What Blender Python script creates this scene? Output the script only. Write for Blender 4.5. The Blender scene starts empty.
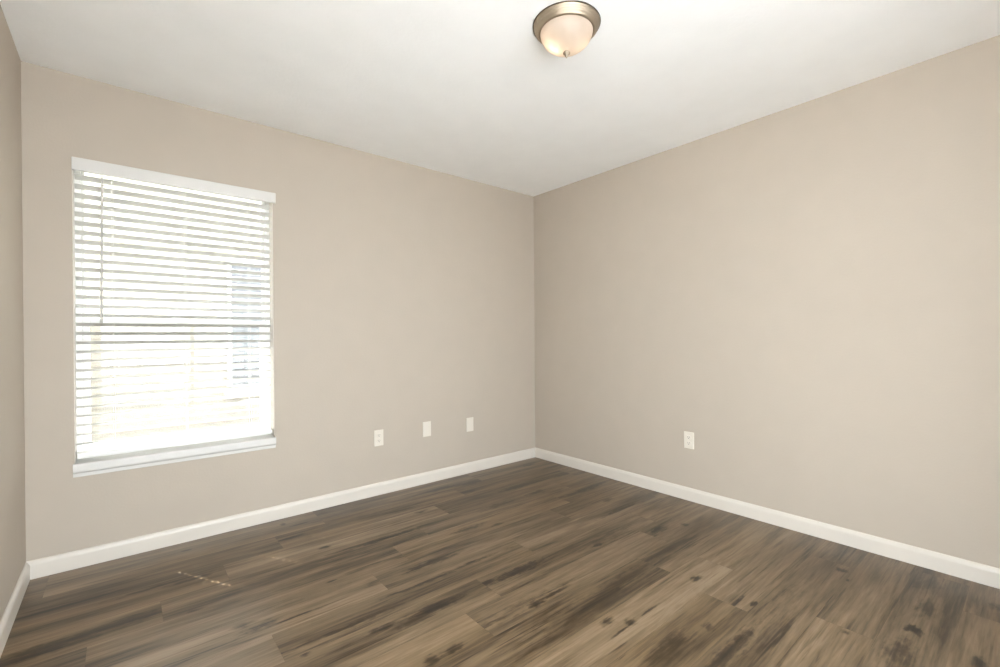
import bpy, bmesh, math, random
from mathutils import Vector, Matrix
random.seed(7)
S = bpy.context.scene
COL = S.collection

# ------------------------------------------------------------------ camera
F_PX, CX, CY = 455.3, 500.3, 338.1
yaw, pitch, roll = (math.radians(a) for a in (39.772, -0.168, -0.422))
fwd = Vector((math.sin(yaw) * math.cos(pitch), math.cos(yaw) * math.cos(pitch), math.sin(pitch)))
rt = Vector((math.cos(yaw), -math.sin(yaw), 0))
up = rt.cross(fwd)
r2 = rt * math.cos(roll) + up * math.sin(roll)
u2 = up * math.cos(roll) - rt * math.sin(roll)
cd = bpy.data.cameras.new('camera')
cd.sensor_width = 36
cd.lens = F_PX * 36 / 1000
cd.shift_x = -(CX - 500) / 1000
cd.shift_y = (CY - 333.5) / 1000
cd.clip_start = 0.02
cam = bpy.data.objects.new('camera', cd)
m = Matrix((r2, u2, -fwd)).transposed().to_4x4()
m.translation = Vector((-2.981, -3.079, 1.128))
cam.matrix_world = m
COL.objects.link(cam)
S.camera = cam

# ------------------------------------------------------------------ world, sun, exposure
S.view_settings.view_transform = 'Standard'
S.view_settings.look = 'None'
S.view_settings.gamma = 1
S.view_settings.use_curve_mapping = False
S.view_settings.exposure = 1.44
S.cycles.max_bounces = 12
S.cycles.diffuse_bounces = 8
S.cycles.transparent_max_bounces = 16
S.cycles.caustics_reflective = False
S.cycles.caustics_refractive = False
S.cycles.sample_clamp_indirect = 10
S.cycles.use_denoising = True
S.cycles.use_adaptive_sampling = False
S.cycles.denoiser = 'OPENIMAGEDENOISE'
S.cycles.denoising_input_passes = 'RGB_ALBEDO_NORMAL'
S.cycles.denoising_prefilter = 'ACCURATE'

SKY = 5.5
w = bpy.data.worlds.new('sky')
S.world = w
w.use_nodes = True
bg = w.node_tree.nodes['Background']
bg.inputs['Color'].default_value = (0.90, 0.955, 1.0, 1)
bg.inputs['Strength'].default_value = SKY

sd = bpy.data.lights.new('sun', 'SUN')
sd.energy = 31
sd.angle = math.radians(0.12)
sd.color = (1, 0.985, 0.965)
sun = bpy.data.objects.new('sun', sd)
el = math.radians(51)
hx, hy = 0.49, -0.872          # the way the sunlight travels over the floor
dvec = Vector((hx * math.cos(el), hy * math.cos(el), -math.sin(el)))
sun.rotation_euler = dvec.to_track_quat('-Z', 'Y').to_euler()
sun.location = (-5, 8, 9)
COL.objects.link(sun)

H = 2.44
W = 3.334
DEP = 3.62                     # back wall to front wall
OX0, OX1, OZ0, OZ1 = -3.163, -2.251, 0.449, 2.030      # the window's opening
FX0, FX1, FZ1 = -3.56, -2.74, 2.08                     # unseen left-wall door added for fill light (y from, y to, head)

def portal(name, loc, rot, sx, sy):
    l = bpy.data.lights.new(name, 'AREA')
    l.shape = 'RECTANGLE'; l.size = sx; l.size_y = sy
    l.cycles.is_portal = True
    o = bpy.data.objects.new(name, l)
    o.location = loc; o.rotation_euler = rot
    COL.objects.link(o)
portal('added_door_portal', (-W - 0.135, (FX0 + FX1) / 2, FZ1 / 2), (0, math.radians(-90), 0), FZ1, FX1 - FX0)
RX0, RX1, RZ0, RZ1 = -3.20, -1.38, 0.04, 2.12           # window added behind the viewer to bring in fill light
portal('added_window_portal', ((RX0 + RX1) / 2, -DEP - 0.13, (RZ0 + RZ1) / 2), (math.radians(90), 0, 0), RX1 - RX0, RZ1 - RZ0)

# ------------------------------------------------------------------ materials
def mat(name):
    m = bpy.data.materials.new(name)
    m.use_nodes = True
    nt = m.node_tree
    return m, nt, nt.nodes['Principled BSDF']

def srgb(r, g, b):
    f = lambda c: (c / 12.92 if c <= 0.04045 else ((c + 0.055) / 1.055) ** 2.4)
    return (f(r / 255), f(g / 255), f(b / 255), 1)

def plain(name, col, rough=0.5, metal=0.0, spec=0.5, noise=None):
    """one colour with a faint procedural mottling (and an optional bump)"""
    m, nt, b = mat(name)
    b.inputs['Roughness'].default_value = rough
    b.inputs['Metallic'].default_value = metal
    b.inputs['Specular IOR Level'].default_value = spec
    tc = nt.nodes.new('ShaderNodeTexCoord')
    n = nt.nodes.new('ShaderNodeTexNoise')
    n.inputs['Scale'].default_value = 6
    nt.links.new(tc.outputs['Object'], n.inputs['Vector'])
    mx = nt.nodes.new('ShaderNodeMix'); mx.data_type = 'RGBA'
    mx.inputs[6].default_value = [c * 0.97 for c in col[:3]] + [1]
    mx.inputs[7].default_value = [min(1, c * 1.03) for c in col[:3]] + [1]
    nt.links.new(n.outputs['Fac'], mx.inputs[0])
    nt.links.new(mx.outputs[2], b.inputs['Base Color'])
    if noise:
        sc, st, dist = noise
        n2 = nt.nodes.new('ShaderNodeTexNoise')
        n2.inputs['Scale'].default_value = sc
        n2.inputs['Detail'].default_value = 3
        nt.links.new(tc.outputs['Object'], n2.inputs['Vector'])
        bp = nt.nodes.new('ShaderNodeBump')
        bp.inputs['Strength'].default_value = st
        bp.inputs['Distance'].default_value = dist
        nt.links.new(n2.outputs['Fac'], bp.inputs['Height'])
        nt.links.new(bp.outputs['Normal'], b.inputs['Normal'])
    return m

M_WALL = plain('beige_wall_paint', srgb(183, 172.5, 159.5), 0.6, spec=0.25, noise=(90, 0.25, 0.002))
M_CEIL = plain('white_ceiling_paint', srgb(245, 246, 247), 0.8, spec=0.1, noise=(60, 0.35, 0.003))
M_BASE = plain('white_trim_paint', srgb(212, 205, 196), 0.35, spec=0.4)
M_VINYL = plain('white_vinyl', srgb(240, 240, 238), 0.4)
M_BLIND = plain('white_blind', srgb(213, 212, 209), 0.35, spec=0.4)
M_WAND = plain('grey_wand', srgb(200, 198, 195), 0.25)
M_CORD = plain('blind_cord', srgb(225, 224, 220), 0.8)
M_PLATE = plain('white_plastic', srgb(218, 211, 200), 0.35)
M_SLOT = plain('dark_slot', srgb(60, 55, 50), 0.6)
M_NICKEL = plain('brushed_nickel', srgb(176, 162, 144), 0.5, metal=1.0)
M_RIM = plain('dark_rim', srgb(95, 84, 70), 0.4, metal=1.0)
M_SILL = plain('white_sill', srgb(212, 210, 207), 0.3)
M_STUCCO = plain('cream_house_paint', srgb(156, 149, 135), 0.8, spec=0.1, noise=(30, 0.3, 0.01))
M_HTRIM = plain('tan_house_trim', srgb(222, 208, 180), 0.7)
M_SHING = plain('grey_shingle', srgb(130, 124, 118), 0.9, noise=(40, 0.6, 0.02))
M_GRASS = plain('lawn_green', srgb(72, 75, 62), 0.95, noise=(80, 0.8, 0.03))
M_BOUNCE = plain('pale_bounce_ground', srgb(178, 178, 179), 0.9, noise=(40, 0.3, 0.01))  # for the added ground that bounces sunlight into the room
M_HGLASS = plain('grey_window_screen', srgb(88, 89, 92), 0.7, spec=0.1)

def glass_mat():
    m = bpy.data.materials.new('clear_glass'); m.use_nodes = True
    nt = m.node_tree; nt.nodes.remove(nt.nodes['Principled BSDF'])
    out = nt.nodes['Material Output']
    t = nt.nodes.new('ShaderNodeBsdfTransparent'); t.inputs[0].default_value = (0.95, 0.97, 0.96, 1)
    g = nt.nodes.new('ShaderNodeBsdfGlossy'); g.inputs['Roughness'].default_value = 0.02
    lw = nt.nodes.new('ShaderNodeLayerWeight'); lw.inputs[0].default_value = 0.5
    pw = nt.nodes.new('ShaderNodeMath'); pw.operation = 'POWER'; pw.inputs[1].default_value = 4.5
    nt.links.new(lw.outputs['Facing'], pw.inputs[0])
    fr = nt.nodes.new('ShaderNodeMath'); fr.operation = 'MULTIPLY_ADD'; fr.inputs[1].default_value = 0.9; fr.inputs[2].default_value = 0.06
    nt.links.new(pw.outputs[0], fr.inputs[0])
    mx = nt.nodes.new('ShaderNodeMixShader')
    nt.links.new(fr.outputs[0], mx.inputs[0]); nt.links.new(t.outputs[0], mx.inputs[1]); nt.links.new(g.outputs[0], mx.inputs[2])
    nt.links.new(mx.outputs[0], out.inputs[0])
    return m
M_GLASS = glass_mat()

def screen_mat():
    m = bpy.data.materials.new('insect_screen_mesh'); m.use_nodes = True
    nt = m.node_tree; nt.nodes.remove(nt.nodes['Principled BSDF'])
    out = nt.nodes['Material Output']
    t = nt.nodes.new('ShaderNodeBsdfTransparent')
    d = nt.nodes.new('ShaderNodeBsdfDiffuse'); d.inputs[0].default_value = (0.12, 0.12, 0.12, 1)
    mx = nt.nodes.new('ShaderNodeMixShader'); mx.inputs[0].default_value = 0.56
    nt.links.new(t.outputs[0], mx.inputs[1]); nt.links.new(d.outputs[0], mx.inputs[2])
    nt.links.new(mx.outputs[0], out.inputs[0])
    return m
M_SCREEN = screen_mat()

def bowl_mat():
    m = bpy.data.materials.new('frosted_glass'); m.use_nodes = True
    nt = m.node_tree; nt.nodes.remove(nt.nodes['Principled BSDF'])
    out = nt.nodes['Material Output']
    tr = nt.nodes.new('ShaderNodeBsdfTranslucent'); tr.inputs[0].default_value = (0.9, 0.80, 0.70, 1)
    df = nt.nodes.new('ShaderNodeBsdfDiffuse'); df.inputs[0].default_value = (0.52, 0.46, 0.41, 1)
    gl = nt.nodes.new('ShaderNodeBsdfGlossy'); gl.inputs['Roughness'].default_value = 0.25
    em = nt.nodes.new('ShaderNodeEmission'); em.inputs[0].default_value = (1, 0.80, 0.62, 1); em.inputs[1].default_value = 0.03
    m1 = nt.nodes.new('ShaderNodeMixShader'); m1.inputs[0].default_value = 0.5
    nt.links.new(tr.outputs[0], m1.inputs[1]); nt.links.new(df.outputs[0], m1.inputs[2])
    m2 = nt.nodes.new('ShaderNodeMixShader'); m2.inputs[0].default_value = 0.015
    nt.links.new(m1.outputs[0], m2.inputs[1]); nt.links.new(gl.outputs[0], m2.inputs[2])
    ad = nt.nodes.new('ShaderNodeAddShader')
    nt.links.new(m2.outputs[0], ad.inputs[0]); nt.links.new(em.outputs[0], ad.inputs[1])
    nt.links.new(ad.outputs[0], out.inputs[0])
    return m
M_BOWL = bowl_mat()

def bulb_mat():
    m = bpy.data.materials.new('lit_bulb'); m.use_nodes = True
    b = m.node_tree.nodes['Principled BSDF']
    b.inputs['Base Color'].default_value = (1, 0.95, 0.85, 1)
    b.inputs['Emission Color'].default_value = (1, 0.8, 0.58, 1)
    b.inputs['Emission Strength'].default_value = 1.5
    return m
M_BULB = bulb_mat()

NK = 6
def wood_mat():
    m, nt, b = mat('oak_plank_floor')
    N = nt.nodes.new; L = nt.links.new
    def math_(op, a, c=None, clamp=False):
        n = N('ShaderNodeMath'); n.operation = op; n.use_clamp = clamp
        for i, v in enumerate((a, c)):
            if v is None: continue
            if isinstance(v, (int, float)): n.inputs[i].default_value = v
            else: L(v, n.inputs[i])
        return n.outputs[0]
    def rng(v, a, c, d, e):
        n = N('ShaderNodeMapRange'); n.interpolation_type = 'SMOOTHSTEP'
        L(v, n.inputs[0])
        for i, q in enumerate((a, c, d, e)): n.inputs[i + 1].default_value = q
        return n.outputs[0]
    def noise(vec, sx, sy, detail=4, rough=0.55, dist=0.0):
        mp = N('ShaderNodeMapping'); L(vec, mp.inputs[0]); mp.inputs['Scale'].default_value = (sx, sy, 1)
        n = N('ShaderNodeTexNoise'); n.inputs['Scale'].default_value = 1
        n.inputs['Detail'].default_value = detail; n.inputs['Roughness'].default_value = rough
        n.inputs['Distortion'].default_value = dist
        L(mp.outputs[0], n.inputs['Vector'])
        return n
    at = N('ShaderNodeAttribute'); at.attribute_name = 'grain'       # x, y shifted plank by plank, z = plank id
    G = at.outputs['Vector']
    tn = N('ShaderNodeAttribute'); tn.attribute_name = 'tone'        # x lightness, y warmth, z cathedral
    ts = N('ShaderNodeSeparateXYZ'); L(tn.outputs['Vector'], ts.inputs[0])
    # warp shared by grain and knots
    wn = noise(G, 5, 16, 3, 0.6)
    warp = N('ShaderNodeVectorMath'); warp.operation = 'SUBTRACT'; L(wn.outputs['Color'], warp.inputs[0]); warp.inputs[1].default_value = (0.5, 0.5, 0.5)
    wf = noise(G, 26, 60, 3, 0.6)
    warp2 = N('ShaderNodeVectorMath'); warp2.operation = 'SUBTRACT'; L(wf.outputs['Color'], warp2.inputs[0]); warp2.inputs[1].default_value = (0.5, 0.5, 0.5)
    # knots and smoky streaks
    dark = None
    for i in range(NK):
        ka = N('ShaderNodeAttribute'); ka.attribute_name = 'knot%d' % i
        v1 = N('ShaderNodeVectorMath'); v1.operation = 'MULTIPLY_ADD'
        L(warp.outputs[0], v1.inputs[0]); v1.inputs[1].default_value = (1.3, 1.3, 0); L(ka.outputs['Vector'], v1.inputs[2])
        v2 = N('ShaderNodeVectorMath'); v2.operation = 'MULTIPLY_ADD'
        L(warp2.outputs[0], v2.inputs[0]); v2.inputs[1].default_value = (1.6, 1.6, 0); L(v1.outputs[0], v2.inputs[2])
        sp = N('ShaderNodeSeparateXYZ'); L(v2.outputs[0], sp.inputs[0])
        r = math_('SQRT', math_('ADD', math_('POWER', math_('ABSOLUTE', sp.outputs[0]), 2.0), math_('POWER', math_('ABSOLUTE', sp.outputs[1]), 2.0)))
        d = math_('MULTIPLY', rng(r, 0.0, 1.25, 1.0, 0.0), sp.outputs[2])
        dark = d if dark is None else math_('MAXIMUM', dark, d)
    # broad mottling, streaks, fine grain, pores
    n1 = noise(G, 1.0, 13, 4, 0.6, 0.3)
    n2 = noise(G, 3.2, 46, 5, 0.62, 0.5)
    n3 = noise(G, 7, 120, 2, 0.6)
    # cathedral bands
    nc = noise(G, 1.1, 7, 2, 0.5, 0.2)
    band = math_('FRACT', math_('MULTIPLY', nc.outputs['Fac'], 16.0))
    band = rng(band, 0.0, 0.75, 1.0, 0.0)
    tone = math_('ADD', ts.outputs[0], math_('MULTIPLY', math_('SUBTRACT', n1.outputs['Fac'], 0.5), 1.75))
    tone = math_('ADD', tone, math_('MULTIPLY', math_('SUBTRACT', n2.outputs['Fac'], 0.5), 0.4))
    tone = math_('ADD', tone, math_('MULTIPLY', math_('SUBTRACT', n3.outputs['Fac'], 0.5), 0.55))
    tone = math_('SUBTRACT', tone, math_('MULTIPLY', math_('MULTIPLY', band, ts.outputs[2]), 0.05))
    n4 = noise(G, 2.2, 52, 3, 0.55, 0.6)
    n5 = noise(G, 0.9, 5, 2, 0.5)
    fleck = math_('MULTIPLY', rng(n4.outputs['Fac'], 0.54, 0.66, 0.0, 1.0), rng(n5.outputs['Fac'], 0.35, 0.65, 0.1, 1.0))
    tone = math_('SUBTRACT', tone, math_('MULTIPLY', fleck, 0.32))
    tone = math_('SUBTRACT', tone, math_('MULTIPLY', math_('MULTIPLY', dark, rng(n2.outputs['Fac'], 0.30, 0.62, 1.2, 0.7)), 1.0), clamp=False)
    cr = N('ShaderNodeValToRGB')
    L(rng(tone, -0.50, 1.10, 0.0, 1.0), cr.inputs[0])
    e = cr.color_ramp.elements
    e[0].position = 0.0; e[0].color = srgb(36, 29, 23)
    e[1].position = 1.0; e[1].color = srgb(172, 155, 136)
    for p, c in ((0.25, (74, 62, 49)), (0.5, (116, 101, 84)), (0.75, (144, 127, 108))):
        k = e.new(p); k.color = srgb(*c)
    hs = N('ShaderNodeHueSaturation')
    L(cr.outputs[0], hs.inputs['Color'])
    hs.inputs['Value'].default_value = 0.64
    L(math_('ADD', 1.24, math_('MULTIPLY', ts.outputs[1], 0.2)), hs.inputs['Saturation'])
    L(hs.outputs[0], b.inputs['Base Color'])
    b.inputs['Roughness'].default_value = 0.29
    b.inputs['Specular IOR Level'].default_value = 0.5
    return m
M_WOOD = wood_mat()

# ------------------------------------------------------------------ mesh helpers
def box(bm, x0, x1, y0, y1, z0, z1, bev=0.0):
    vs = [bm.verts.new(p) for p in ((x0, y0, z0), (x1, y0, z0), (x1, y1, z0), (x0, y1, z0), (x0, y0, z1), (x1, y0, z1), (x1, y1, z1), (x0, y1, z1))]
    fs = [bm.faces.new([vs[i] for i in f]) for f in ((3, 2, 1, 0), (4, 5, 6, 7), (0, 1, 5, 4), (1, 2, 6, 5), (2, 3, 7, 6), (3, 0, 4, 7))]
    if bev:
        es = list({e for f in fs for e in f.edges})
        bmesh.ops.bevel(bm, geom=es, offset=bev, segments=2, affect='EDGES', profile=0.5)

def prism(bm, prof, p0, p1, ax):
    """extrude a closed profile [(a, z)] from p0 to p1; ax(a, z, t) gives the point"""
    n = len(prof)
    A = [bm.verts.new(ax(a, z, p0)) for a, z in prof]
    B = [bm.verts.new(ax(a, z, p1)) for a, z in prof]
    for i in range(n):
        j = (i + 1) % n
        bm.faces.new((A[i], A[j], B[j], B[i]))
    bm.faces.new(A[::-1]); bm.faces.new(B)

def lathe(bm, prof, seg=64, axis='z', cap0=False, cap1=False):
    rings = []
    for r, z in prof:
        if r < 1e-6:
            rings.append([bm.verts.new((0, 0, z))])
        else:
            rings.append([bm.verts.new((r * math.cos(2 * math.pi * k / seg), r * math.sin(2 * math.pi * k / seg), z)) for k in range(seg)])
    for a, b in zip(rings, rings[1:]):
        for k in range(seg):
            l = (k + 1) % seg
            if len(a) == 1 and len(b) == 1: continue
            if len(a) == 1: bm.faces.new((a[0], b[l], b[k]))
            elif len(b) == 1: bm.faces.new((a[k], a[l], b[0]))
            else: bm.faces.new((a[k], a[l], b[l], b[k]))
    if cap0 and len(rings[0]) > 1: bm.faces.new(rings[0])
    if cap1 and len(rings[-1]) > 1: bm.faces.new(rings[-1])

def obj(name, bm, material, parent=None, loc=(0, 0, 0), rot=(0, 0, 0), smooth=False, kind=None):
    bmesh.ops.recalc_face_normals(bm, faces=bm.faces)
    me = bpy.data.meshes.new(name)
    bm.to_mesh(me); bm.free()
    me.materials.append(material)
    if smooth:
        for p in me.polygons: p.use_smooth = True
    o = bpy.data.objects.new(name, me)
    o.location = loc; o.rotation_euler = rot
    if parent: o.parent = parent
    if kind: o['kind'] = kind
    COL.objects.link(o)
    return o

def thing(name, label=None, cat=None, loc=(0, 0, 0), rot=(0, 0, 0), group=None, kind=None):
    o = bpy.data.objects.new(name, None)
    o.empty_display_size = 0.05
    o.location = loc; o.rotation_euler = rot
    if label: o['label'] = label
    if cat: o['category'] = cat
    if group: o['group'] = group
    if kind: o['kind'] = kind
    COL.objects.link(o)
    return o

def struct(name, bm, material, label, cat):
    o = obj(name, bm, material, kind='structure')
    o['label'] = label; o['category'] = cat
    return o

# ------------------------------------------------------------------ floor: planks parallel to the window wall
PW = 0.185
PL = 1.22
ROWS = [  # one board end per row, then tones from the board that holds that end leftwards neighbour on
    (-2.035, {-1: .52, 0: .20, 1: .28}), (-2.32, {-1: .16, 0: .30, 1: .26}), (-2.60, {-1: .28, 0: .62, 1: .22, 2: .3}),
    (-1.64, {-2: .4, -1: .36, 0: .28, 1: .40}), (-1.867, {-2: .35, -1: .36, 0: .46, 1: .28}), (-2.07, {-1: .66, 0: .34, 1: .24}),
    (-2.55, {-1: .5, 0: .34, 1: .30, 2: .3}), (-1.72, {-2: .5, -1: .42, 0: .34, 1: .32}), (-1.91, {-2: .6, -1: .60, 0: .38, 1: .42}),
    (-0.98, {-2: .45, -1: .24, 0: .28}), (-0.73, {-2: .5, -1: .72, 0: .54}), (-1.03, {-2: .5, -1: .36, 0: .52}),
    (-1.50, {-2: .45, -1: .45, 0: .28, 1: .34}), (-0.855, {-2: .5, -1: .54, 0: .30}), (-1.30, {-2: .4, -1: .4, 0: .24, 1: .3}),
    (-0.36, {-3: .4, -2: .45, -1: .44, 0: .4}), (-1.1, {}), (-1.7, {}), (-0.5, {}), (-1.4, {}), (-0.8, {})]
KNOTS = [(-2.722, -0.135, 0.03, 0.012, 0.7), (-2.232, -0.11, 0.02, 0.025, 0.7), (-2.16, -0.173, 0.05, 0.012, 0.8), (-2.253, -0.34, 0.1, 0.02, 0.8), (-2.149, -0.585, 0.035, 0.02, 0.9), (-2.742, -0.507, 0.1, 0.02, 0.6), (-2.755, -0.81, 0.04, 0.012, 0.4), (-2.239, -0.951, 0.03, 0.01, 0.7), (-2.103, -1.094, 0.04, 0.03, 0.35), (-2.622, -1.052, 0.04, 0.03, 0.6), (-2.56, -1.104, 0.08, 0.03, 0.7), (-2.451, -1.127, 0.18, 0.012, 0.5), (-2.488, -1.379, 0.02, 0.02, 0.5), (-2.21, -1.431, 0.05, 0.02, 0.6), (-2.089, -0.936, 0.12, 0.02, 0.4), (-2.439, -1.328, 0.35, 0.015, 0.6), (-1.899, -0.685, 0.35, 0.012, 0.5), (-3.248, -0.41, 0.3, 0.01, 0.7), (-2.853, -0.479, 0.25, 0.014, 0.6), (-3.107, -0.72, 0.06, 0.02, 0.9), (-3.121, -0.716, 0.4, 0.03, 0.6), (-3.255, -0.751, 0.3, 0.03, 0.6), (-2.987, -0.711, 0.12, 0.03, 0.5), (-1.492, -0.485, 0.06, 0.022, 0.9), (-0.912, -0.226, 0.16, 0.035, 0.9), (-1.054, -0.372, 0.08, 0.03, 0.8), (-0.674, -0.527, 0.25, 0.03, 0.8), (-0.691, -0.717, 0.15, 0.03, 0.7), (-1.005, -0.72, 0.25, 0.035, 0.9), (-1.783, -0.694, 0.25, 0.02, 0.8), (-1.423, -0.897, 0.12, 0.03, 0.7), (-1.262, -0.961, 0.06, 0.02, 0.5), (-0.229, -0.168, 0.08, 0.02, 0.7), (-1.133, -0.187, 0.18, 0.025, 0.6), (-1.486, -0.313, 0.25, 0.04, 0.5), (-1.987, -1.44, 0.16, 0.03, 0.75), (-2.069, -1.459, 0.1, 0.04, 0.6), (-1.782, -1.106, 0.18, 0.03, 0.7), (-1.647, -1.235, 0.05, 0.02, 0.9), (-1.775, -1.24, 0.35, 0.015, 0.7), (-1.694, -1.431, 0.05, 0.02, 0.7), (-1.507, -1.445, 0.18, 0.03, 0.8), (-1.646, -1.691, 0.05, 0.025, 1), (-1.732, -1.667, 0.35, 0.04, 0.7), (-1.551, -1.687, 0.16, 0.012, 0.9), (-2.069, -1.698, 0.06, 0.02, 0.6), (-2.154, -1.699, 0.03, 0.03, 0.7), (-2.216, -1.425, 0.06, 0.02, 0.6), (-1.01, -1.523, 0.05, 0.02, 1), (-0.891, -1.513, 0.25, 0.05, 0.6), (-0.415, -1.142, 0.06, 0.02, 0.7), (-0.573, -1.63, 0.08, 0.03, 0.6), (-0.41, -1.696, 0.03, 0.03, 0.6), (-0.38, -0.901, 0.3, 0.03, 0.9), (-0.505, -1.304, 0.25, 0.02, 0.6), (-0.188, -0.552, 0.18, 0.03, 0.6), (-1.287, -1.851, 0.02, 0.015, 0.7), (-1.246, -1.832, 0.3, 0.06, 0.5), (-1.513, -1.845, 0.4, 0.06, 0.4), (-1.513, -1.967, 0.04, 0.025, 0.9), (-1.453, -2.027, 0.035, 0.025, 0.9), (-1.317, -2.03, 0.08, 0.008, 0.8), (-1.528, -2.034, 0.07, 0.008, 0.8), (-0.94, -2.038, 0.04, 0.025, 1), (-1.414, -2.206, 0.1, 0.04, 0.8), (-1.509, -2.221, 0.2, 0.05, 0.5), (-1.248, -2.234, 0.03, 0.02, 0.6), (-1.323, -2.353, 0.3, 0.03, 0.6), (-0.343, -2.448, 0.025, 0.03, 1), (-0.245, -2.424, 0.12, 0.05, 0.5), (-0.951, -2.288, 0.03, 0.012, 0.9), (-0.998, -2.24, 0.08, 0.01, 0.5), (-1.237, -2.345, 0.05, 0.02, 0.8), (-1.325, -2.349, 0.15, 0.03, 0.7), (-0.666, -2.348, 0.02, 0.01, 0.8), (-0.82, -2.36, 0.25, 0.04, 0.5), (-0.664, -2.748, 0.04, 0.03, 1), (-0.43, -2.759, 0.12, 0.04, 0.8), (-0.208, -2.74, 0.1, 0.05, 0.6), (-0.91, -2.739, 0.15, 0.05, 0.8), (-0.878, -2.588, 0.02, 0.015, 0.6), (-0.728, -2.929, 0.05, 0.025, 0.7), (-0.429, -2.489, 0.015, 0.01, 0.7), (-0.217, -2.94, 0.05, 0.03, 0.6), (-1.095, -2.403, 0.25, 0.05, 0.4)]

def build_floor():
    rnd = random.Random(11)
    verts, faces, grain, tone = [], [], [], []
    kn = [[] for _ in range(NK)]
    y = -0.08                                  # first row is a ripped board under the baseboard
    y1 = 0.06
    pid = 0
    rows = []
    yb = -0.265
    rows.append((yb, y1))
    while yb > -DEP - 0.25:
        rows.append((yb - PW, yb)); yb -= PW
    GAP = 0.0003
    for ri, (ya, yb_) in enumerate(rows):
        end, tones = ROWS[ri] if ri < len(ROWS) else (-rnd.random() * PL, {})
        for k in range(-4, 5):
            xa, xb = end + k * PL, end + (k + 1) * PL
            if xb < -W - 0.05 or xa > 0.05: continue
            xa_, xb2 = max(xa, -W - 0.06), min(xb, 0.06)
            pid += 1
            ox, oy = rnd.uniform(0, 50), rnd.uniform(0, 50)
            t = 0.38 + 0.78 * (tones.get(k, rnd.uniform(.28, .5)) - 0.36); wm = rnd.uniform(.0, .6); ca = rnd.choice((0, 0, .3, .7, 1))
            # the features that lie on this board
            mine = [q for q in KNOTS if xa <= q[0] < xb and ya <= q[1] < yb_]
            mine.sort(key=lambda q: -q[2] * q[4]); mine = mine[:NK]
            if not mine and rnd.random() < .7:
                mine = [(rnd.uniform(xa + .1, xb - .1), rnd.uniform(ya + .04, yb_ - .04), rnd.uniform(.03, .2), rnd.uniform(.015, .03), rnd.uniform(.4, .7))]
            b0 = len(verts)
            for (px, py) in ((xa_ + GAP, ya + GAP), (xb2 - GAP, ya + GAP), (xb2 - GAP, yb_ - GAP), (xa_ + GAP, yb_ - GAP)):
                verts.append((px, py, 0.0)); grain.append((px + ox, py + oy, pid * 1.37)); tone.append((t, wm, ca))
                for i in range(NK):
                    if i < len(mine):
                        q = mine[i]
                        kn[i].append(((px - q[0]) / q[2], (py - q[1]) / q[3], q[4] * (1.0 if q[3] < .035 else .5)))
                    else:
                        kn[i].append((50, 50, 0))
            faces.append((b0, b0 + 1, b0 + 2, b0 + 3))
    # underlay that shows in the hairline joints and gives the floor its thickness
    b0 = len(verts)
    X0, X1, Y0, Y1, Z0, Z1 = -W - 0.06, 0.06, rows[-1][0], 0.06, -0.05, -0.0008
    for p in ((X0, Y0, Z0), (X1, Y0, Z0), (X1, Y1, Z0), (X0, Y1, Z0), (X0, Y0, Z1), (X1, Y0, Z1), (X1, Y1, Z1), (X0, Y1, Z1)):
        verts.append(p); grain.append(p); tone.append((.0, .3, 0))
        for i in range(NK): kn[i].append((50, 50, 0))
    for f in ((3, 2, 1, 0), (4, 5, 6, 7), (0, 1, 5, 4), (1, 2, 6, 5), (2, 3, 7, 6), (3, 0, 4, 7)):
        faces.append(tuple(b0 + i for i in f))
    me = bpy.data.meshes.new('floor')
    me.from_pydata(verts, [], faces)
    for nm, data in [('grain', grain), ('tone', tone)] + [('knot%d' % i, kn[i]) for i in range(NK)]:
        a = me.attributes.new(nm, 'FLOAT_VECTOR', 'POINT')
        a.data.foreach_set('vector', [c for v in data for c in v])
    me.materials.append(M_WOOD)
    o = bpy.data.objects.new('floor', me)
    o['kind'] = 'structure'; o['label'] = 'grey-brown wood plank floor running along the window wall'; o['category'] = 'floor'
    COL.objects.link(o)
build_floor()

# ------------------------------------------------------------------ ceiling and walls
T = 0.14
bm = bmesh.new(); box(bm, -W - T, T, -DEP - T, T, H, H + 0.12)
struct('ceiling', bm, M_CEIL, 'white flat ceiling with the flush light on it', 'ceiling')

bm = bmesh.new()
box(bm, -W - T, OX0, 0, T, -0.05, H); box(bm, OX1, T, 0, T, -0.05, H)
box(bm, OX0, OX1, 0, T, -0.05, OZ0); box(bm, OX0, OX1, 0, T, OZ1, H)
struct('wall_back', bm, M_WALL, 'beige wall with the window and three white plates', 'wall')
bm = bmesh.new(); box(bm, 0, T, -DEP - T, 0, -0.05, H)
struct('wall_right', bm, M_WALL, 'plain beige wall on the right with one outlet', 'wall')
bm = bmesh.new()
box(bm, -W - T, -W, FX1, 0, -0.05, H); box(bm, -W - T, -W, -DEP - T, FX0, -0.05, H); box(bm, -W - T, -W, FX0, FX1, FZ1, H); box(bm, -W - T, -W, FX0, FX1, -.05, 0)
struct('wall_left', bm, M_WALL, 'sliver of beige wall left of the window', 'wall')
bm = bmesh.new()
box(bm, -W, RX0, -DEP - T, -DEP, -0.05, H); box(bm, RX1, 0, -DEP - T, -DEP, -0.05, H)
box(bm, RX0, RX1, -DEP - T, -DEP, -0.05, RZ0); box(bm, RX0, RX1, -DEP - T, -DEP, RZ1, H)
struct('wall_front', bm, M_WALL, 'beige wall behind the viewer', 'wall')

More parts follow.
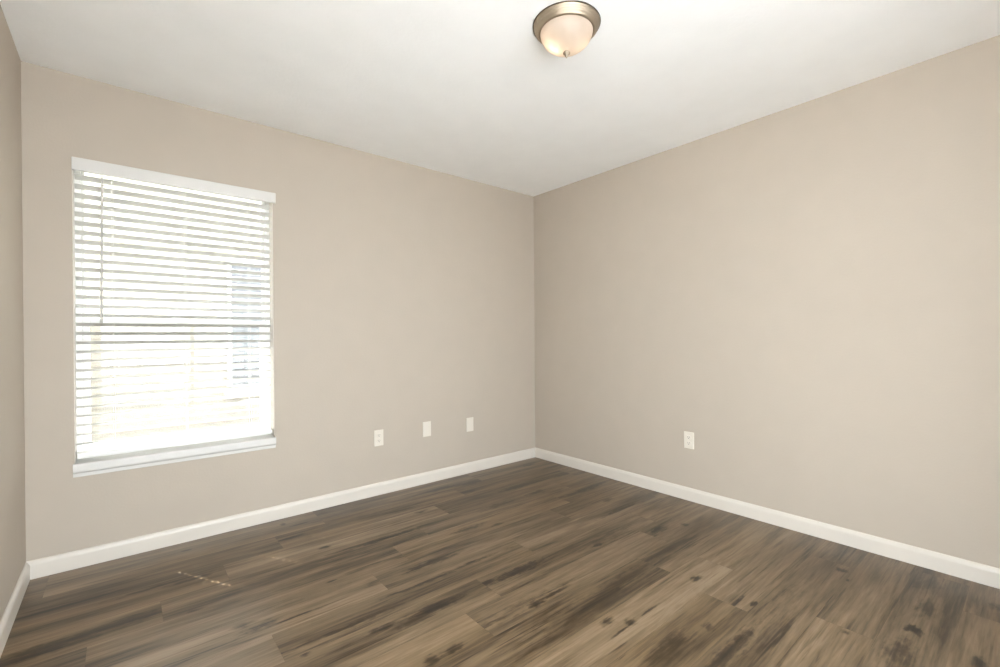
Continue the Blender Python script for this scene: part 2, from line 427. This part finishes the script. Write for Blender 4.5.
# baseboards: flat face, a step and a curved cap
BP = [(0, 0), (.0140, 0), (.0140, .0640), (.0132, .0690), (.0116, .0740), (.0090, .0795), (.0066, .0830), (.0050, .0850), (.0036, .0858), (0, .0858)]
def baseboard(name, ax, p0, p1, label):
    bm = bmesh.new(); prism(bm, BP, p0, p1, ax)
    o = struct(name, bm, M_BASE, label, 'baseboard')
baseboard('baseboard_back', lambda a, z, t: (t, -a, z), -W, 0, 'white baseboard along the window wall')
baseboard('baseboard_right', lambda a, z, t: (-a, t, z), -DEP, -0.014, 'white baseboard along the plain right wall')
baseboard('baseboard_left', lambda a, z, t: (-W + a, t, z), FX1, -0.014, 'white baseboard at the foot of the left wall')

# ------------------------------------------------------------------ window_1: single-hung vinyl window in the opening
win = thing('window_1', 'white single-hung window behind the blind', 'window', ((OX0 + OX1) / 2, 0.10, OZ0), kind='structure')
def wobj(name, bm, material, parent=win, smooth=False):
    o = obj(name, bm, material, None, smooth=smooth)
    # coordinates were written in world space
    base = Vector(win.location)
    o.data.transform(Matrix.Translation(-base))
    o.parent = parent
    return o
WZ0, WZ1 = 0.52, OZ1 - 0.003
MZ = 1.222
a0, a1 = OX0 + 0.003, OX1 - 0.003
bm = bmesh.new()
box(bm, a0, a0 + .025, .075, .135, WZ0, WZ1, .003); box(bm, a1 - .025, a1, .075, .135, WZ0, WZ1, .003)
box(bm, a0 + .025, a1 - .025, .075, .135, WZ1 - .012, WZ1, .003); box(bm, a0 + .025, a1 - .025, .075, .135, WZ0, WZ0 + .03, .003)
wobj('window_frame', bm, M_VINYL)
def sash(name, z0, z1, y0, y1, st, rl0, rl1):
    bm = bmesh.new()
    b0, b1 = a0 + .0255, a1 - .0255
    box(bm, b0, b0 + st, y0, y1, z0, z1, .003); box(bm, b1 - st, b1, y0, y1, z0, z1, .003)
    box(bm, b0 + st, b1 - st, y0, y1, z0, z0 + rl0, .003); box(bm, b0 + st, b1 - st, y0, y1, z1 - rl1, z1, .003)
    s = wobj(name, bm, M_VINYL)
    bm = bmesh.new()
    ym = (y0 + y1) / 2
    vs = [bm.verts.new(p) for p in ((b0 + st - .004, ym, z0 + rl0 - .004), (b1 - st + .004, ym, z0 + rl0 - .004), (b1 - st + .004, ym, z1 - rl1 + .004), (b0 + st - .004, ym, z1 - rl1 + .004))]
    bm.faces.new(vs)
    wobj('glass_pane', bm, M_GLASS, s)
    return s
up_s = sash('upper_sash', MZ - .012, WZ1 - .0125, .106, .130, .012, .024, .014)
lo_s = sash('lower_sash', WZ0 + .031, MZ + .014, .080, .104, .030, .034, .026)
bm = bmesh.new(); box(bm, -2.735, -2.675, .066, .0795, MZ - .006, MZ + .010, .003)
wobj('sash_lock', bm, M_VINYL, lo_s)
bm = bmesh.new()
vs = [bm.verts.new(p) for p in ((a0 + .026, .133, WZ0 + .03), (a1 - .026, .133, WZ0 + .03), (a1 - .026, .133, MZ + .0), (a0 + .026, .133, MZ + .0))]
bm.faces.new(vs)
wobj('insect_screen', bm, M_SCREEN)

# white sill with a rounded nosing over a thin apron
bm = bmesh.new()
SP = [(.135, .452), (.135, .522), (.010, .516), (-.008, .515), (-.014, .512), (-.0165, .506), (-.0165, .480), (-.0150, .473), (-.010, .469), (-.006, .466), (-.005, .449), (.0, .447), (.004, .452)]
def sillprism(bm, prof, p0, p1):
    prism(bm, prof, p0, p1, lambda a, z, t: (t, a, z))
sillprism(bm, SP, OX0 + .0005, OX1 - .0005)
SP2 = [(.0, .5155), (-.008, .515), (-.014, .512), (-.0165, .506), (-.0165, .480), (-.0150, .473), (-.010, .469), (-.006, .466), (-.005, .449), (.0, .447)]
sillprism(bm, SP2, OX0 - .006, OX0 + .0005); sillprism(bm, SP2, OX1 - .0005, OX1 + .004)
struct('trim_1', bm, M_SILL, 'white window sill with rounded front edge', 'window sill')

# white-painted returns lining the opening
bm = bmesh.new()
box(bm, OX0 + .0002, OX0 + .0028, .001, .0745, .5225, OZ1 - .0005); box(bm, OX1 - .0028, OX1 - .0002, .001, .0745, .5225, OZ1 - .0005)
struct('trim_2', bm, M_BASE, 'white painted window reveal beside the blind', 'window reveal')

# ------------------------------------------------------------------ blind
BLX0, BLX1 = -3.155, -2.262
blind = thing('window_blind', 'white horizontal slat blind half open in front of the window', 'blind', ((BLX0 + BLX1) / 2, 0.032, 1.968))
def bobj(name, bm, material, parent=blind, smooth=False, stuff=False):
    o = obj(name, bm, material, None, smooth=smooth)
    o.data.transform(Matrix.Translation(-Vector(blind.location)))
    o.parent = parent
    return o
bm = bmesh.new()
box(bm, -3.163, -2.238, -.020, -.006, 1.966, 2.029, .003)                       # valance board on the wall face
box(bm, -3.163, -3.157, -.006, .0, 1.966, 2.029); box(bm, -2.2445, -2.238, -.006, -.0005, 1.966, 2.029)
bobj('valance', bm, M_SILL)
bm = bmesh.new()
box(bm, BLX0 + .002, BLX1 - .002, .004, .060, 1.996, 2.027, .002)
bobj('headrail', bm, M_BLIND)
CORDS = (-3.014, -2.703, -2.386)
PITCH = 0.0462
NSL = 30
Z_TOP = 1.945
YC = 0.034
SW = 0.0465
TH = 0.0020
TILT = math.radians(18)
def slat(bm, z, bend=None, hw=.0065):
    """one slat, crowned a little, with a punched slot at each cord"""
    ct, st = math.cos(TILT), math.sin(TILT)
    def P(x, u, h):
        # u runs across the slat from the room side (-) to the glass (+)
        zz = z
        if bend and x > bend[0]:
            f = max(0, 1 - abs(x - bend[1]) / (bend[1] - bend[0])) if x < bend[1] else max(0, 1 - (x - bend[1]) / (bend[2] - bend[1]))
            zz += bend[3] * f
        return (x, YC + u * ct + h * st, zz - u * st + h * ct)
    def slab(x0, x1, u0, u1):
        vs = [bm.verts.new(P(x, u, h)) for h in (-TH / 2, TH / 2) for (x, u) in ((x0, u0), (x1, u0), (x1, u1), (x0, u1))]
        for f in ((3, 2, 1, 0), (4, 5, 6, 7), (0, 1, 5, 4), (1, 2, 6, 5), (2, 3, 7, 6), (3, 0, 4, 7)):
            bm.faces.new([vs[i] for i in f])
    hu = .0055
    xs = [BLX0] + [c for q in CORDS for c in (q - hw, q + hw)] + [BLX1]
    if bend: xs += [bend[0], bend[1], bend[2] - .0001]
    xs = sorted(xs)
    for x0, x1 in zip(xs, xs[1:]):
        mid = (x0 + x1) / 2
        if any(abs(mid - q) < hw for q in CORDS):
            slab(x0, x1, -SW / 2, -hu); slab(x0, x1, hu, SW / 2)
        else:
            slab(x0, x1, -SW / 2, SW / 2)
bm = bmesh.new()
for i in range(NSL):
    zc = Z_TOP - i * PITCH
    slat(bm, zc, (-2.45, -2.37, BLX1, .016) if i == 26 else None, .0055 if i >= 19 else .0022)
bobj('slats', bm, M_BLIND)
ZR = Z_TOP - (NSL - 1) * PITCH
bm = bmesh.new()
box(bm, BLX0, BLX1, YC - .026, YC + .026, ZR - .068, ZR - .044, .004)
bobj('bottom_rail', bm, M_VINYL)
for q in CORDS:
    bm = bmesh.new()
    for u in (-.0275, .0275):
        box(bm, q - .0006 + .006, q + .0006 + .006, YC + u - .0006, YC + u + .0006, ZR - .044, 1.975)
    box(bm, q - .0005, q + .0005, YC - .0085, YC - .0075, ZR - .044, 1.975)
    bobj('ladder_cord', bm, M_CORD)
# tilt wand hanging from the headrail
bm = bmesh.new()
zt, zb = 1.962, 1.213
p0, p1 = Vector((-3.050, -.012, zt)), Vector((-3.058, -.014, zb))
ax = (p1 - p0).normalized(); e1 = ax.orthogonal().normalized(); e2 = ax.cross(e1)
prev = None
for t_, r in ((0, .003), (.02, .003), (.022, .0055), (.97, .0055), (.972, .0062), (1, .0058)):
    ring = [bm.verts.new(p0.lerp(p1, t_) + (e1 * math.cos(a * math.pi / 3) + e2 * math.sin(a * math.pi / 3)) * r) for a in range(6)]
    if prev:
        for a in range(6): bm.faces.new((prev[a], prev[(a + 1) % 6], ring[(a + 1) % 6], ring[a]))
    else: bm.faces.new(ring)
    prev = ring
bm.faces.new(prev)
wand = bobj('tilt_wand', bm, M_WAND)
bm = bmesh.new()
box(bm, -3.0512, -3.0488, -.0135, .004, 1.955, 1.9655)
bobj('wand_hook', bm, M_WAND, wand)

# ------------------------------------------------------------------ wall plates and outlets
def plate_mesh(hw=.035, hh=.057):
    bm = bmesh.new(); box(bm, -hw, hw, -.0055, 0, -hh, hh, .0022)
    return bm
def screw(par, z, name='screw'):
    bm = bmesh.new(); lathe(bm, [(0, .0008), (.0022, .0008), (.0028, 0), (.0028, -.001)], 16)
    obj(name, bm, M_PLATE, par, (0, -.0055, z), (math.radians(90), 0, 0))
def outlet(label, loc, rz, group=None):
    t = thing('wall_outlet', label, 'outlet', loc, (0, 0, rz))
    cp = obj('cover_plate', plate_mesh(), M_PLATE, t)
    for s in (1, -1):
        bm = bmesh.new()
        # receptacle face: rounded sides, flat top and bottom
        pr = []
        for k in range(9):
            a = math.radians(-50 + 100 * k / 8); pr.append((.0172 * math.cos(a) , .0172 * math.sin(a)))
        pr2 = [(-x, -z) for x, z in pr]
        prof = pr + pr2
        prism(bm, prof, -.0085, -.0050, lambda a, z, t_: (a, t_, z))
        rc = obj('receptacle', bm, M_PLATE, t, (0, 0, .0195 * s))
        bm = bmesh.new()
        box(bm, -.0072, -.0052, -.0088, -.0080, -.0010, .0075); box(bm, .0052, .0072, -.0088, -.0080, .0000, .0072)
        lathe_z = -.0068
        box(bm, -.0024, .0024, -.0088, -.0080, lathe_z - .0024, lathe_z + .0024, .0006)
        obj('slot', bm, M_SLOT, rc)
    screw(t, 0)
    return t
def blank(label, loc, rz):
    t = thing('wall_plate', label, 'wall plate', loc, (0, 0, rz), None)
    obj('cover_plate', plate_mesh(), M_PLATE, t)
    for s in (1, -1): screw(t, .0415 * s)
    return t
outlet('white double outlet on the window wall, nearest the window', (-1.564, 0, .407), 0)
blank('blank white wall plate, middle of the three plates on the window wall', (-1.167, 0, .417), 0)
blank('blank white wall plate nearest the room corner on the window wall', (-.756, 0, .400), 0)
outlet('white double outlet alone on the plain right wall', (0, -1.510, .411), math.radians(-90))

# ------------------------------------------------------------------ flush ceiling light
LX, LY = -1.530, -1.786
lamp = thing('ceiling_light', 'flush ceiling light with nickel ring and glowing frosted glass bowl', 'ceiling light', (LX, LY, H))
R = .139
bm = bmesh.new()
lathe(bm, [(0, -.001), (R - .004, -.001), (R, -.003), (R + .0005, -.006), (R - .003, -.009), (R - .0042, -.011), (R - .0034, -.0135), (R - .007, -.0165), (R - .0082, -.0185), (R - .0074, -.021), (R - .012, -.025), (R - .0165, -.029), (R - .018, -.032), (R - .021, -.035), (R - .026, -.0365), (R - .0295, -.035), (R - .030, -.031), (R - .030, -.016), (0, -.014)], 96)
pan = obj('pan', bm, M_NICKEL, lamp, smooth=True)
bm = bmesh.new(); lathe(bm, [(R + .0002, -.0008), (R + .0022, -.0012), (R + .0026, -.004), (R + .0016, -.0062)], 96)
obj('outer_rim', bm, M_RIM, pan, smooth=True)  # thin dark metal ring round the pan's outer edge
bm = bmesh.new()
RB = R - .029
prof = []
for k in range(17):
    a = k / 16 * math.pi / 2
    prof.append((RB * math.cos(a) ** 1.12 if k < 16 else 0.0, -.031 - .084 * math.sin(a)))
lathe(bm, prof, 96)
obj('glass_bowl', bm, M_BOWL, lamp, smooth=True)
bm = bmesh.new()
lathe(bm, [(0, -.110), (.006, -.110), (.012, -.1145), (.0150, -.1185), (.0150, -.1220), (.010, -.1255), (.006, -.1285), (.0065, -.1310), (.0055, -.1340), (.0032, -.1370), (.0028, -.139), (0, -.141)], 32)
obj('finial', bm, M_NICKEL, lamp, smooth=True)
for bx, by in ((-.040, .034), (.040, -.034)):
    bm = bmesh.new()
    bmesh.ops.create_uvsphere(bm, u_segments=20, v_segments=12, radius=.020)
    obj('bulb', bm, M_BULB, lamp, (bx, by, -.060), smooth=True)
for nm, bx, by, e in (('bulb_glow', -.034, .030, .075), ('bulb_glow', .040, -.034, .006)):
    pl = bpy.data.lights.new(nm, 'POINT'); pl.energy = e; pl.shadow_soft_size = .02; pl.color = (1, .78, .55)
    po = bpy.data.objects.new(nm, pl); po.location = (bx, by, -.078); po.parent = lamp
    COL.objects.link(po)

# ------------------------------------------------------------------ outdoors: view between the slats, plus unseen light-shaping parts
bm = bmesh.new(); box(bm, -16, 14, T + .001, 18, -.35, -.15)
g = struct('ground_lawn', bm, M_GRASS, 'strip of pale green lawn seen under the blind', 'lawn')
bm = bmesh.new(); box(bm, -16, -W - T - .001, -14, T, -.2, -.03); box(bm, -W - T - .001, 10, -14, -DEP - T - .001, -.2, -.03)  # pale ground out of view, added to throw sunlight up at the ceiling
struct('ground_bounce', bm, M_BOUNCE, 'unseen pale ground added to bounce sunlight indoors', 'patio')
# unseen eave added to keep sun off the upper slats and side door
bm = bmesh.new(); box(bm, -W - 1.2, 1.2, T + .001, 1.15, 2.60, 2.72); box(bm, -W - 1.2, -W - T - .001, -5.5, T, 2.60, 2.72)
struct('roof_sun_block', bm, M_BASE, 'unseen white eave added to block sun above the window', 'eave')
# house next door
HY = 3.2
hs = thing('neighbour_house', 'cream house next door seen between the blind slats', 'house', (-3, HY, -.15))
def hobj(name, bm, material, parent=hs):
    o = obj(name, bm, material, None)
    o.data.transform(Matrix.Translation(-Vector(hs.location)))
    o.parent = parent
    return o
bm = bmesh.new()
box(bm, -9, 5, HY, HY + 8, -.15, 3.2)
for k in range(22):                                   # lap siding courses
    z = -.02 + k * .145
    prism(bm, [(0, z), (-.016, z), (-.004, z + .143), (0, z + .143)], -9, 5, lambda a, zz, t: (t, HY + a, zz))
hobj('siding_wall', bm, M_STUCCO)
bm = bmesh.new()
prism(bm, [(-.45, 3.17), (-.45, 3.25), (4.0, 4.9), (8.45, 3.25), (8.45, 3.17)], -9.4, 5.4, lambda a, z, t: (t, HY + a, z))
hobj('roof', bm, M_SHING)
nw = None
bm = bmesh.new()
for b_ in ((-2.01, -1.97, .50, 2.09), (-1.13, -1.09, .50, 2.09), (-1.97, -1.13, .50, .57), (-1.97, -1.13, 2.03, 2.09), (-1.97, -1.13, 1.28, 1.32)):
    box(bm, b_[0], b_[1], HY - .06, HY - .017, b_[2], b_[3], .004)
nw = hobj('window', bm, M_VINYL)
bm = bmesh.new(); box(bm, -1.97, -1.13, HY - .035, HY - .018, .57, 2.03)
hobj('pane', bm, M_HGLASS, nw)
bm = bmesh.new(); box(bm, -2.05, -1.05, HY - .10, HY - .017, .42, .498, .006)
hobj('window_ledge', bm, M_HTRIM, nw)

# unseen window added behind the viewer to light the window wall
wr = thing('added_window', 'unseen window added behind the viewer for fill light', 'window', ((RX0 + RX1) / 2, -DEP - .07, RZ0), kind='structure')
hw = (RX1 - RX0) / 2; hh = RZ1 - RZ0
bm = bmesh.new()
for x in (-hw + .022, 0, hw - .022): box(bm, x - .02, x + .02, -.03, .03, .002, hh - .002, .003)
for s in (-1, 1):
    for z in (.022, hh - .022): box(bm, s * hw / 2 - hw / 2 + .0425, s * hw / 2 + hw / 2 - .0425, -.028, .028, z - .02, z + .02, .003)
obj('window_frame', bm, M_VINYL, wr)
bm = bmesh.new()
bm.faces.new([bm.verts.new(p) for p in ((-hw + .04, 0, .04), (hw - .04, 0, .04), (hw - .04, 0, hh - .04), (-hw + .04, 0, hh - .04))])
obj('glass_pane', bm, M_GLASS, wr)

# unseen glass door added in the left wall to light the right wall
dr = thing('added_door', 'unseen glass door added in the left wall for fill light', 'door', (-W - .07, (FX0 + FX1) / 2, 0), (0, 0, math.radians(90)), kind='structure')
bm = bmesh.new()
cx = (FX0 + FX1) / 2; hw = (FX1 - FX0) / 2
for x in (-hw + .03, 0, hw - .03): box(bm, x - .028, x + .028, -.03, .03, .002, FZ1 - .003, .003)
for s in (-1, 1):
    for z in (.03, FZ1 - .034): box(bm, s * (hw - .01) / 2 - (hw - .1) / 2 + .02, s * (hw - .01) / 2 + (hw - .1) / 2 - .02, -.028, .028, z - .026, z + .028, .003)
obj('added_door_frame', bm, M_VINYL, dr)
bm = bmesh.new()
bm.faces.new([bm.verts.new(p) for p in ((-hw + .05, 0, .05), (hw - .05, 0, .05), (hw - .05, 0, FZ1 - .05), (-hw + .05, 0, FZ1 - .05))])
obj('glass_pane', bm, M_GLASS, dr)
